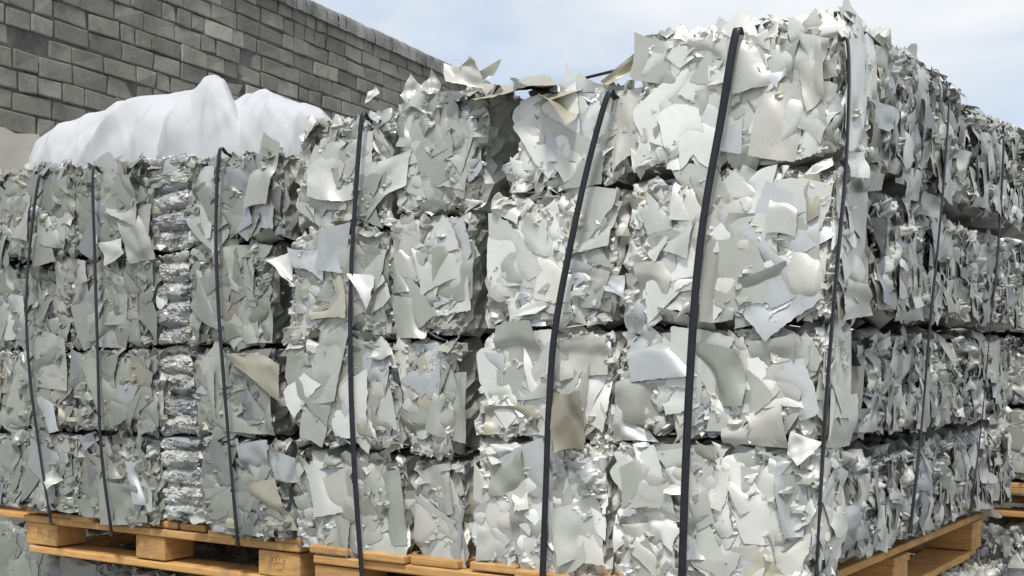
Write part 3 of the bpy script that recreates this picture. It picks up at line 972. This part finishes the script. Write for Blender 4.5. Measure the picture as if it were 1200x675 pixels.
ZC = DECK - .002 - .078
stamp(1.385 + .0795, ZC, [[(-.6, -.6), (-.9, .1), (-1.1, .5), (-.7, .75), (-.5, .3), (-.35, .85), (0, .95), (.1, .4), (.25, .9), (.6, .8), (.65, .3), (1.0, .55), (.8, -.1), (.6, -.6)],
                         [(-.7, -.05), (0, .12), (.7, -.05)], [(-.6, -.6), (0, -.75), (.6, -.6)]], .022)
stamp(2.555 - .0795, ZC, [[(-.7, .5), (-1, .1), (-.8, -.5)], [(-.3, .5), (.05, .55), (.0, .0), (-.25, .1), (-.3, .5)], [(.05, .55), (.15, -.8)], [(.6, .4), (.9, .35), (.95, -.1), (.65, -.1), (.6, .4)]], .017)
pallet(.055, 1.30, -.025, 1.70, DECK - .014, 'wooden pallet under the right half and near corner of the pile', 8)
pallet(2.62, 3.70, .50, 1.50, DECK - .002, 'wooden pallet glimpsed at the far left edge, set further back', 8)

# ------------------------------------------------------------------ neighbouring pile beyond the far end, and the bales under the pallets
BV = 2.62
pallet(-.75, .82, BV, BV + 1.1, DECK, 'brown pallet of the next pile, beyond the far end of the shaded side', 8)
LOWTOP = DECK - .152


def simple_bale(u_hi, u_lo, v0, v1, z0, z1, label, mix, style, fine, group, dress=('front',), plates=3):
    cor = np.zeros((2, 2, 2, 3))
    for a, uu in enumerate((u_hi, u_lo)):
        for j, vv in enumerate((v0, v1)):
            for k, zz in enumerate((z0, z1)):
                cor[a, j, k] = W(uu, vv, zz)
    B = Bale(cor, mix, style, fine, r=.028)
    B.body()
    tag(B.obj, label, 'bale', group)
    pcs = B.dress(list(dress), .9)
    for f in dress:
        if f != 'top':
            B.sheet_parts(f, plates)
    B.finish(pcs)
    return B


zz = DECK + .002
for li, h in enumerate((.285, .275, .275, .30)):
    for a, (u_hi, u_lo) in enumerate(((.30, -.16), (-.17, -.62), (.80, .31))):  # last column is hidden, added to block sky leaking through the side seams
        simple_bale(u_hi, u_lo, BV + .01 * li, BV + .6, zz, zz + h - .005,
                    ('grey scrap bale of the next pile, ' + ['on its pallet', 'second layer up', 'third layer up', 'uppermost layer'][li]
                     + (', at its near edge' if a == 0 else ', further right' if a == 1 else ', added unseen behind the first pile')), 'end' if li % 2 else 'mid', 'end' if li in (1, 3) else 'plate',
                    ['front', 'left'] if a < 2 else [], 'bales of the next pile', ('front', 'left') if a < 2 else (), 3)
    zz += h
simple_bale(.30, -.60, BV + .02, BV + .6, LOWTOP - .28, LOWTOP - .01, 'dark silvery bale under the pallet of the next pile', 'roll', 'end', ['front'], 'bales under the pallets')
# lower pile: one layer is visible under the pallets
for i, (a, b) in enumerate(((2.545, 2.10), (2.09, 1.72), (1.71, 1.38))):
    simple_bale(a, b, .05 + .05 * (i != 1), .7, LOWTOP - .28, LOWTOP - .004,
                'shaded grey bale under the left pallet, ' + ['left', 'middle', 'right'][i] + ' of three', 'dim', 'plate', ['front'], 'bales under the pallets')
simple_bale(3.4, 2.62, .47, 1.0, LOWTOP - .28, LOWTOP - .004, 'grey bale under the set back pallet at the far left edge', 'dim', 'plate', ['front', 'right'],
            'bales under the pallets', ('front', 'right'))
for i, (a, b) in enumerate(((.03, .56), (.57, 1.1), (1.11, 1.68))):
    simple_bale(.6, -.01, a, b, LOWTOP - .28, LOWTOP - .004, 'dark silvery bale under the right pallet, ' + ['nearest the corner', 'middle one', 'at the far end'][i],
                'end', 'end', ['right', 'top'], 'bales under the pallets', ('right',))
simple_bale(1.29, .61, .03, .7, LOWTOP - .28, LOWTOP - .004, 'grey bale under the front edge of the right pallet', 'mid', 'plate', ['front'], 'bales under the pallets')
for li in range(5):  # pile added only to block bright ground beyond the fork gap
    simple_bale(.80, -.75, BV + 1.25, BV + 1.8, .292 * li + .003, .292 * (li + 1) - .003, 'dark bale glimpsed through the fork gap of the far pallet', 'dim', 'plate', [],
                'added bales behind the next pile', (), 0)
for u_hi, u_lo, top_, lab in ((1.30, .46, CAMZ + .50, 'dark bale of the back row, seen through the gap under the dark sheets'),
                              (1.72, 1.31, CAMZ + .40, 'shaded bale of the back row, behind the gap left of the fourth strap')):
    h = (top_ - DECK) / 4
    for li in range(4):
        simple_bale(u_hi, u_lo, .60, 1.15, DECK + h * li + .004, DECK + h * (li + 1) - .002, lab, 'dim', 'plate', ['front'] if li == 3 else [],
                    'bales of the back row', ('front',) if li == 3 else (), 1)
V, Q = ribbon(smooth_path([W(2.74, .46, LOWTOP + .004), W(2.74, .445, LOWTOP - .03), W(2.735, .442, LOWTOP - .15), W(2.73, .445, LOWTOP - .30)]), np.append(EU, 0), .02, .002)
tag(mesh_obj('strap', V, Q, M_STRAP), 'short black strap on the lower bale at the far left edge', 'strap', 'black straps tying the pile')


# ------------------------------------------------------------------ white bag on top of the left half
def white_bag():
    prof = [(40, 200), (50, 178), (60, 165), (76, 152), (110, 135), (150, 124), (185, 118), (215, 113), (228, 107), (239, 93), (250, 86),
            (261, 91), (268, 108), (272, 119), (288, 112), (310, 109), (330, 117), (350, 122), (368, 128), (382, 142), (390, 170)]
    xs = [p[0] for p in prof]; hs = [p[1] for p in prof]
    nS, nT = 200, 96
    FOLDS = [(.0, .0, .012), (.02, .42, .020), (.10, .55, .016), (.26, .35, .016), (-.07, -.05, -.034), (-.16, -.02, .016), (-.24, -.12, .014), (.40, .25, .014), (.50, .1, .012), (-.30, .1, -.012)]
    V = []
    VC = .42
    for i in range(nS):
        px = 44 + (388 - 44) * i / (nS - 1)
        for j in range(nT):
            t = j / (nT - 1)                       # 0 front foot, 1 rear foot
            sh = (t - .5) * 1.0
            pk = px + 16 * sh
            y = float(np.interp(pk, xs, hs))
            crest = on_front(px, y, VC)
            # foot of the heap just above the bales
            foot = CAMZ + .545
            H = max(crest[2] - foot - .024, .01)
            ang = math.pi * t
            arch = math.sin(ang) ** .62 if 0 < t < 1 else 0
            halfd = .05 + .26 * min(1, H / .22)
            v = VC - math.cos(ang) * halfd
            u = crest[0] + 1.05 * (v - VC)
            u = max(u, 1.41 + .02 * math.sin(j))
            z = foot - .03 + (H + .03) * arch
            q = Vector((u * 5.0, v * 5.0, z * 3.0))
            f = mnoise.noise(q) * .022 + mnoise.noise(q * 2.3 + Vector((3, 1, 7))) * .014
            # long tension folds that run down from the peak
            du = u - on_front(250, 90, VC)[0]
            a = math.atan2(v - VC - .02, du)
            rr = math.hypot(du, v - VC)
            f += .016 * math.sin(a * 11 + 2.5 * mnoise.noise(q * .6)) * math.exp(-rr * 2.0) * min(1, rr * 8)
            r1 = 1 - abs(mnoise.noise(Vector((u * 4.2 + z * 3, v * 2, 4.2 + z * 2)))) * 2.2
            f += max(0, r1) ** 3 * .022
            wp = mnoise.noise(q * .8) * .5
            vd = mnoise.voronoi(Vector((u * 4.6 + z * 2.2 + wp, v * 1.1 + wp, z * 1.6 + 3)))[0]
            f += .013 * max(0, 1 - (vd[1] - vd[0]) * 4.2) - .004
            vd = mnoise.voronoi(Vector((u * 9 - z * 5 + wp, v * 3, z * 3 + 9)))[0]
            f += .003 * max(0, 1 - (vd[1] - vd[0]) * 4.0)
            f += .003 * mnoise.noise(q * 6)
            wl = .03 * mnoise.noise(Vector((v * 6, z * 5, 2.7)))
            for c0, sl, am in FOLDS:
                dd = abs(du - c0 - sl * (.5 - t) + wl)
                f += am * (math.exp(-dd / .016) - .6 * math.exp(-dd / .05))
            edge = min(1, arch * 1.6)
            V.append(W(u, v - f * edge * math.cos(ang) * .9, z + f * edge * .55))
    return np.array(V), grid_quads(nS, nT)


V, Q = white_bag()
o = mesh_obj('bulk_bag', V, Q, M_CLOTH)
tag(o, 'crumpled white woven bag heaped on top of the left bales', 'bag')
md = o.modifiers.new('smooth', 'SUBSURF'); md.levels = 0; md.render_levels = 1
# the stitched seam down the right lobe
P = []
for px, y, v in ((302, 110, .40), (301, 116, .30), (300, 128, .20), (300, 145, .115), (301, 160, .085)):
    P.append(W(*on_front(px, y, v)))


# ------------------------------------------------------------------ block wall
DW = np.array([.4208, .9072, 0]); NW = np.array([.9072, -.4208, 0]); W0 = np.array([-4.3, 10.5, 0])
WTOP = CAMZ + 4.30


def build_wall():
    root = empty('block_wall', W0 + DW * 4)
    tag(root, 'tall weathered wall of grey concrete blocks behind the bales', 'wall')
    V, Q, T = [], [], []
    nb = 0
    ch = .178
    z = WTOP - .2
    row = 0
    while z > -.01:
        t = -4.0 + random.random() * .3
        while t < 12.2:
            L = random.choice((.44, .44, .42, .40, .23, .21, .28))
            g = random.uniform(.010, .022)
            gz = random.uniform(.012, .024)
            pr = random.gauss(0, .005)
            b = box_verts(W0 + DW * (t + g / 2) + np.array([0, 0, z - ch + gz / 2]) - NW * .12, DW * (L - g), NW * (.12 + pr), np.array([0, 0, ch - gz]))
            b = b + np.array([[random.gauss(0, .0068) for _ in range(3)] for _ in range(8)])
            V.append(b); Q.append(BOXQ + nb); nb += 8
            k = random.gauss(1, .11)
            if random.random() < .10:
                k *= 1.25
            k = max(.5, k)
            T.append(np.tile([.29 * k, .28 * k, .245 * k, 1], (8, 1)))
            t += L
        z -= ch
        row += 1
    o = mesh_obj('blocks', np.concatenate(V), np.concatenate(Q), M_BLOCK, parent=root, tint=np.concatenate(T), smooth=False)
    bevel(o, .012, 2)
    o2 = mesh_obj('mortar', box_verts(W0 + DW * -4.0 - NW * .25, DW * 16.2, NW * .232, np.array([0, 0, WTOP - .21])), BOXQ, M_MORTAR, parent=root, smooth=False)
    # coping of rounded, chipped cap blocks
    V, Q = [], []
    nb = 0
    t = -4.0
    while t < 12.2:
        L = random.uniform(.17, .26)
        n = 9
        jit = random.gauss(0, .005)
        prof = []
        for k in range(n):
            a = math.pi * k / (n - 1)
            prof.append((math.cos(a) * .15, .07 + math.sin(a) * .11 + jit))
        prof = [(.155, -.05)] + prof + [(-.155, -.05)]
        for e, tt in enumerate((t + .004, t + L * .15, t + L * .85, t + L - .004)):
            sc = .955 if e in (0, 3) else 1
            for (x, zz_) in prof:
                V.append(W0 + DW * tt + NW * (x * sc - .10 + random.gauss(0, .003)) + np.array([0, 0, WTOP - .195 + zz_ * sc + random.gauss(0, .003)]))
        Q.append(grid_quads(4, len(prof), nb)); nb += 4 * len(prof)
        t += L
    mesh_obj('coping', np.array(V), np.concatenate(Q), M_COPING, parent=root)
    # patch of old render low on the near part
    n = 40
    pts = []
    zt = CAMZ + 1.98
    for k in range(n):
        f = k / (n - 1)
        tt = -4.0 + 4.75 * f
        zt_ = zt - .02 * math.sin(k * 1.7) - .03 * random.random() - .9 * max(0, (f - .93) / .07) ** 2.0
        pts.append((tt, zt_))
    V = []
    for d in (.004, .035):
        for tt, zt_ in pts:
            V.append(W0 + DW * tt + NW * d + np.array([0, 0, 1.2]))
            V.append(W0 + DW * tt + NW * d + np.array([0, 0, zt_]))
    Q = []
    m = 2 * n
    for k in range(n - 1):
        a = 2 * k
        Q.append([m + a, m + a + 2, m + a + 3, m + a + 1])
        Q.append([a + 1, m + a + 1, m + a + 3, a + 3])
    Q.append([m + 2 * n - 2, 2 * n - 2, 2 * n - 1, m + 2 * n - 1])
    mesh_obj('render_patch', np.array(V), np.array(Q), M_RENDER, parent=root, smooth=False)


build_wall()

# ------------------------------------------------------------------ ground
g = 160.
V = np.array([[-g, -g, 0], [g, -g, 0], [g, g, 0], [-g, g, 0]], float)
tag(mesh_obj('ground', V, np.array([[0, 1, 2, 3]]), M_CONC, smooth=False), kind='structure')

# ------------------------------------------------------------------ light
SUN_EL, SUN_AZ = math.radians(60), math.radians(189)      # azimuth clockwise from +Y
wd = bpy.data.worlds.new('World'); S.world = wd; wd.use_nodes = True
nt = wd.node_tree
bg = nt.nodes['Background']
sky = nt.nodes.new('ShaderNodeTexSky'); sky.sky_type = 'NISHITA'; sky.sun_disc = False
sky.sun_elevation = SUN_EL; sky.sun_rotation = SUN_AZ
sky.air_density = 1.0; sky.dust_density = 2.0; sky.ozone_density = 1.2
tc = nt.nodes.new('ShaderNodeTexCoord')
mp = nt.nodes.new('ShaderNodeMapping'); mp.inputs['Scale'].default_value = (1, 1, 2.6); mp.inputs['Location'].default_value = (.35, .2, .0)
nt.links.new(tc.outputs['Generated'], mp.inputs[0])
cn = N(nt, 'ShaderNodeTexNoise', Scale=2.6, Detail=7.0, Roughness=.52, Distortion=.25)
nt.links.new(mp.outputs[0], cn.inputs['Vector'])
fac = ramp(nt, cn.outputs[0], .38, .62, (.22, .22, .22, 1), (.97, .97, .97, 1))
blue = mix_col(nt, 'MIX', .55, sky.outputs[0], (4.3, 5.5, 7.0, 1))
cloud = mix_col(nt, 'MIX', fac, blue, (7.0, 7.15, 7.3, 1))
nt.links.new(cloud, bg.inputs[0])
bg.inputs[1].default_value = .10

sl = bpy.data.lights.new('sun', 'SUN'); sl.energy = 2.5; sl.angle = math.radians(10); sl.color = (1, .965, .91)
so = bpy.data.objects.new('sun', sl); C.objects.link(so)
d = Vector((math.sin(SUN_AZ) * math.cos(SUN_EL), math.cos(SUN_AZ) * math.cos(SUN_EL), math.sin(SUN_EL)))
so.rotation_euler = d.to_track_quat('Z', 'Y').to_euler()
so.location = (0, -5, 12)

# ------------------------------------------------------------------ camera
cd = bpy.data.cameras.new('camera'); co = bpy.data.objects.new('camera', cd); C.objects.link(co)
cd.sensor_width = 36.; cd.lens = 36. * F_PX / 1200.
cd.shift_y = (HOR - 337.5) / 1200.
cd.clip_start = .05; cd.clip_end = 500
co.location = (0, 0, CAMZ); co.rotation_euler = (math.radians(90), 0, 0)
S.camera = co

S.view_settings.view_transform = 'Standard'; S.view_settings.look = 'None'
S.view_settings.exposure = 0.42; S.view_settings.gamma = 1.0; S.view_settings.use_curve_mapping = False
S.render.engine = 'CYCLES'
S.cycles.use_denoising = True
